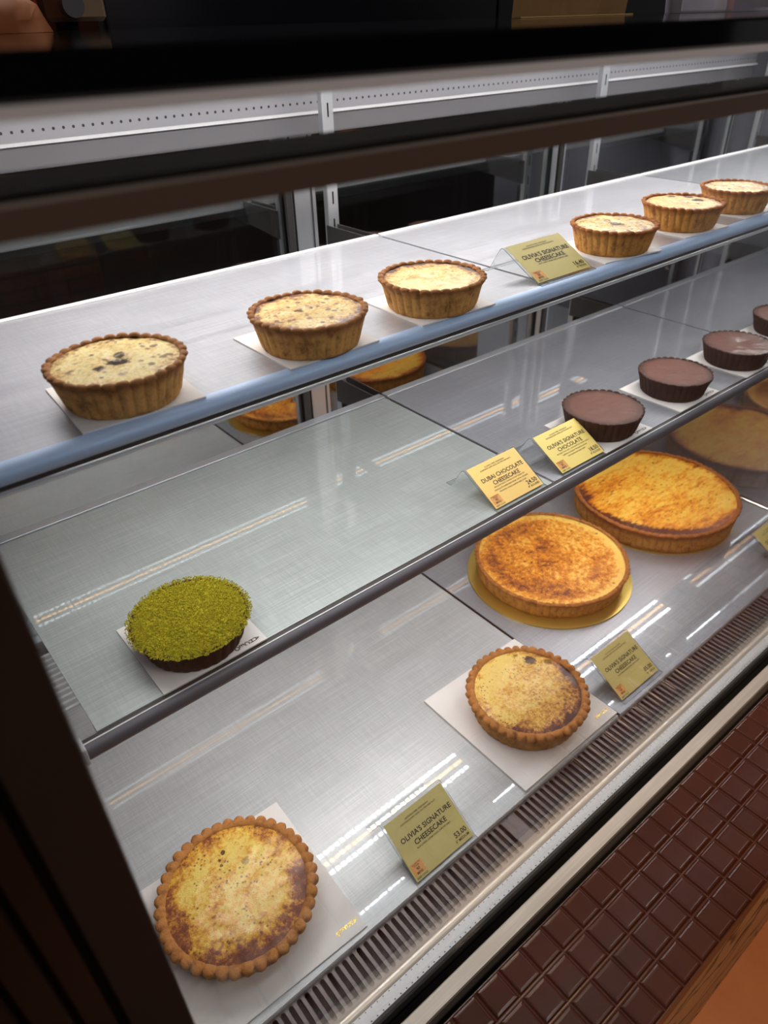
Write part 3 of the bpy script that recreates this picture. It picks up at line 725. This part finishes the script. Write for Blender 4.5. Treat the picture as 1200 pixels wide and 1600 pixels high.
# two large tarts
f3 = fill_mat('torched_custard', .131, 21, (240, 192, 92), (218, 132, 20), (140, 68, 16), bias=.20, edge=-.50, ew=.80, dirv=(-1, .3), dd=.25, spots=.35, sps=70, gloss=.3, ringp=.10, fine=.5)
f4 = fill_mat('orange_custard', .155, 22, (240, 190, 76), (226, 142, 20), (160, 76, 16), bias=.02, edge=.5, ew=.86, dirv=(-1, -.4), dd=.22, spots=.40, sps=80, gloss=.35, fine=.4, streak=(.6, 1.6),
              crescent=(.26, .16, 1.13))
cL = crust_mat('large_crust', (160, 94, 44), (206, 142, 70), (124, 68, 32), 9, .040)
tart('L', .8749, .6123, DECK+.0030, .1392, .0339, 71, 72, 'large torched tart with rippled orange top on a gold board, nearer of the two', 'tart', 'large tarts on the deck', cL, f3, 0, lambda x, y, s: -.0006)
tart('L', 1.1910, .6060, DECK+.0030, .1640, .0440, 72, 80, 'large orange tart with a dark glazed crescent at its front edge', 'tart', 'large tarts on the deck', cL, f4, 0, lambda x, y, s: .0012*(1-s**6))

# ------------------------------------------------------------------ price signs
def sign(X, Y, Z, W, run, rise, label, title, body, price, size, cardm):
    """X = left edge, Y = lower front edge of the card"""
    s = thing('price_sign', label, 'price sign', (X, Y, Z), 0, 'yellow price signs in clear holders')
    th = .0012
    # folded clear sheet: foot, slope, fold, short back leg
    P = [(-.0075, .0014), (.0, .0016), (run, rise+.0012), (run+.0030, rise+.0014), (run+.0065, rise-.0015), (run+.0240, .0008), (run+.0340, .0006)]
    V = []; F = []
    for off in (0, -th):
        for y, z in P:
            for x in (-.0025, W+.0025): V.append((x, y, max(.0002, z+off)))
    n = len(P)*2
    for k in range(len(P)-1):
        F.append((2*k, 2*k+1, 2*k+3, 2*k+2)); F.append((n+2*k+2, n+2*k+3, n+2*k+1, n+2*k))
        F.append((2*k, 2*k+2, n+2*k+2, n+2*k)); F.append((2*k+3, 2*k+1, n+2*k+1, n+2*k+3))
    F.append((1, 0, n, n+1)); e = 2*(len(P)-1); F.append((e, e+1, n+e+1, n+e))
    hd = mesh('clear_holder', V, F, M['acrylic'], s); hd.data.materials.append(M['acrylic_edge'])
    for q, p_ in enumerate(hd.data.polygons): p_.material_index = 1 if (q >= 4*(len(P)-1) or q % 4 >= 2) else 0
    L = math.hypot(run, rise); ang = math.atan2(rise, run)
    nrm = Vector((0, -math.sin(ang), math.cos(ang)))
    v = [(0, 0, .0010), (W, 0, .0010), (W, L, .0010), (0, L, .0010), (0, 0, .0004), (W, 0, .0004), (W, L, .0004), (0, L, .0004)]
    f = [(0, 1, 2, 3), (7, 6, 5, 4), (0, 4, 5, 1), (1, 5, 6, 2), (2, 6, 7, 3), (3, 7, 4, 0)]
    cdm = mesh('card', v, f, cardm, s, loc=(0, -.0002, .0016)); cdm.rotation_euler = (ang, 0, 0)
    k = L/.0743
    lines = [('ALCOHOL-FREE, VEGETARIAN', .0028, W*.50, L*.875, 'CENTER', .01), ('CONTAINS DAIRY, EGGS, GLUTEN AND NUTS', .0028, W*.50, L*.825, 'CENTER', .01)]
    tw = W*.72
    for j, tx in enumerate(title):
        lines.append((tx, W*.0930, W*.52, L*(.590-.135*j), 'CENTER', .020))
    for j, tx in enumerate(body): lines.append((tx, .0026, W*.53, L*(.395-.065*j), 'CENTER', .012))
    lines += [(price, .0088, W*.965, L*.135, 'RIGHT', .02), (size, .0045, W*.965, L*.060, 'RIGHT', .012)]
    lines += [('ALLOW TO', .0024, W*.11, L*.235, 'CENTER', .01), ('STAND', .0024, W*.11, L*.205, 'CENTER', .01), ('90', .0050, W*.11, L*.140, 'CENTER', .015), ('MINS', .0040, W*.11, L*.085, 'CENTER', .015), ('KEEP COLD', .0032, W*.115, L*.022, 'CENTER', .012)]
    tx = text_obj(lines, M['ink'], 'printed_text', cdm); tx.location = (0, 0, .0012)
    pt = MB().box(W*.02, W*.20, L*.075, L*.27, .00101, .00108).build('orange_patch', M['card_patch'], cdm)
    return s
B1 = ['BLUE CHEESE, CREAM CHEESE, ALMOND SABLE']
sign(.3020, .3355, DECK, .0940, .0620, .0400, 'yellow price sign reading 53.00, standing alone on the near deck', ["OLIVIA'S SIGNATURE", 'CHEESECAKE'], B1, '53.00', '6" MEDIUM', M['card_olive'])
sign(.7180, .3430, DECK, .0930, .0640, .0370, 'yellow price sign reading 85.00 in front of the large tart', ["OLIVIA'S SIGNATURE", 'CHEESECAKE'], B1, '85.00', '9" LARGE', M['card_olive'])
sign(1.2040, .3420, DECK, .0930, .0640, .0370, 'olive yellow price sign on the deck cut off by the right picture edge', ["OLIVIA'S SIGNATURE", 'CHEESECAKE'], B1, '85.00', '9" LARGE', M['card_olive'])
sign(.5870, .5040, MID, .0915, .0565, .0325, 'warm yellow price sign reading 24.50, left of the two on the middle shelf', ['DUBAI CHOCOLATE', 'CHEESECAKE'],
     ['PISTACHIO PASTE, TOASTED KATAIFI TAHINI, 70%', 'CHOCOLATE CHEESECAKE CREAM, CACAO, CRUSHED', 'PISTACHIO, CACAO ALMOND SABLE CRUST'], '24.50', '4" ROUND', M['card_orange'])
sign(.7190, .5035, MID, .0930, .0575, .0320, 'pale yellow price sign reading 18.50 before the nearest chocolate tart', ["OLIVIA'S SIGNATURE", 'CHOCOLATE'],
     ['70% DARK CHOCOLATE, CHOCOLATE SILK CREAM, CACAO', 'ALMOND & HAZELNUT PRALINE FEUILLETINE', 'AND CHOCOLATE SABLE CRUST'], '18.50', '4" ROUND', M['card_yellow'])
sign(.6820, .5480, TOP, .0990, .0560, .0310, 'olive yellow price sign reading 16.40 on the top shelf', ["OLIVIA'S SIGNATURE", 'CHEESECAKE'], B1, '16.40', '4" PETITE', M['card_olive'])

# ------------------------------------------------------------------ things on the black case top
zt = E_-.0050
o = thing('paper_bag', 'brown paper bag standing on the black case top', 'paper bag', (.885, .700, zt))
V = []; F = []; nx, nz = 14, 8
def bagpt(u, v_, side): 
    x = (-.112+.224*u) if side == 0 else (-.058+.168*u); y = (.0 if side == 0 else .045)+mnoise.noise(Vector((u*4, v_*5, side*7)))*.008
    return (x+mnoise.noise(Vector((u*2, v_*3, 3)))*.004, y, .0003+.26*v_)
for side in (0, 1):
    b0 = len(V)
    for j in range(nz+1):
        for i in range(nx+1): V.append(bagpt(i/nx, j/nz, side))
    for j in range(nz):
        for i in range(nx):
            a = b0+j*(nx+1)+i; q = (a, a+1, a+nx+2, a+nx+1); F.append(q if side == 0 else q[::-1])
N1 = (nx+1)*(nz+1)
for j in range(nz):
    for i in (0, nx):
        a = j*(nx+1)+i; b2 = (j+1)*(nx+1)+i; q = (a, b2, b2+N1, a+N1); F.append(q if i == 0 else q[::-1])
for i in range(nx): F.append((i, i+N1, i+1+N1, i+1))
pmat = pm('kraft_paper', (132, 102, 64), .7); mesh('body', V, F, pmat, o)
MB().box(-.114, .108, -.0160, -.0080, .0004, .0014).build('bottom_fold', pm('kraft_paper_pale', (206, 170, 112), .6), o)
o = thing('takeaway_bag', 'clear plastic bag with a blue printed corner and packed food on the case top', 'plastic bag', (1.150, .640, zt))
mp = pm('clear_film', (196, 190, 206), .12, 0, .5, Alpha=.45); 
V = []; F = []; nn = 28; hh = 7
for j in range(hh):
    for k in range(nn):
        a = 2*math.pi*k/nn; r = 1+.12*mnoise.noise(Vector((math.cos(a)*2, math.sin(a)*2, j*.6)))-.06*j/hh - (.05 if j == 0 else 0)
        V.append((.135*r*math.cos(a), .060*r*math.sin(a), .0003+.03*j))
for j in range(hh-1):
    for k in range(nn): F.append((j*nn+k, j*nn+(k+1) % nn, (j+1)*nn+(k+1) % nn, (j+1)*nn+k))
mesh('film', V, F, mp, o, True)
MB().box(-.085, -.055, -.030, .020, .0006, .12, .002).build('white_carton', pm('white_carton', (225, 222, 228), .4), o)
MB().box(-.050, -.040, -.032, .020, .0006, .14, .002).build('orange_label', pm('orange_label', (190, 96, 40), .5), o)
MB().box(-.030, .072, -.030, .025, .010, .12, .004).build('food_tray', pm('food_tray', (150, 116, 70), .4), o)
MB().box(.076, .112, -.034, .020, .004, .12, .003).build('blue_print', pm('blue_print', (44, 44, 130), .3), o)
o = thing('wrapped_bundle', 'brown cloth-like bundle lying on the far left of the case top', 'bundle', (.205, .95, zt))
V = []; F = []
for j in range(9):
    for k in range(24):
        a = 2*math.pi*k/24; s = math.cos(j/8*math.pi/2*.98); rr_ = 1+.22*mnoise.noise(Vector((math.cos(a)*2.4, math.sin(a)*2.4, j*.5)))
        V.append((.105*s*rr_*math.cos(a), .060*s*rr_*math.sin(a), .0003+.060*math.sin(j/8*math.pi/2)*rr_))
for j in range(8):
    for k in range(24): F.append((j*24+k, j*24+(k+1) % 24, (j+1)*24+(k+1) % 24, (j+1)*24+k))
mesh('cloth', V, F, pm('brown_cloth', (150, 88, 44), .7), o, True)
o = thing('label_printer', 'small grey machine on the case top by the amber tiles', 'machine', (.366, .99, zt))
MB().box(-.026, .024, -.02, .04, .009, .12, .004).build('body', pm('warm_grey_plastic', (132, 110, 88), .45), o)
MB().cyl((-.018, -.036, .024), .012, .015, 24, 'y').build('roll', M['alu_grey'], o, smooth=True)
MB().box(-.020, -.008, -.01, .03, .0003, .0088).build('foot', M['black_matte'], o)
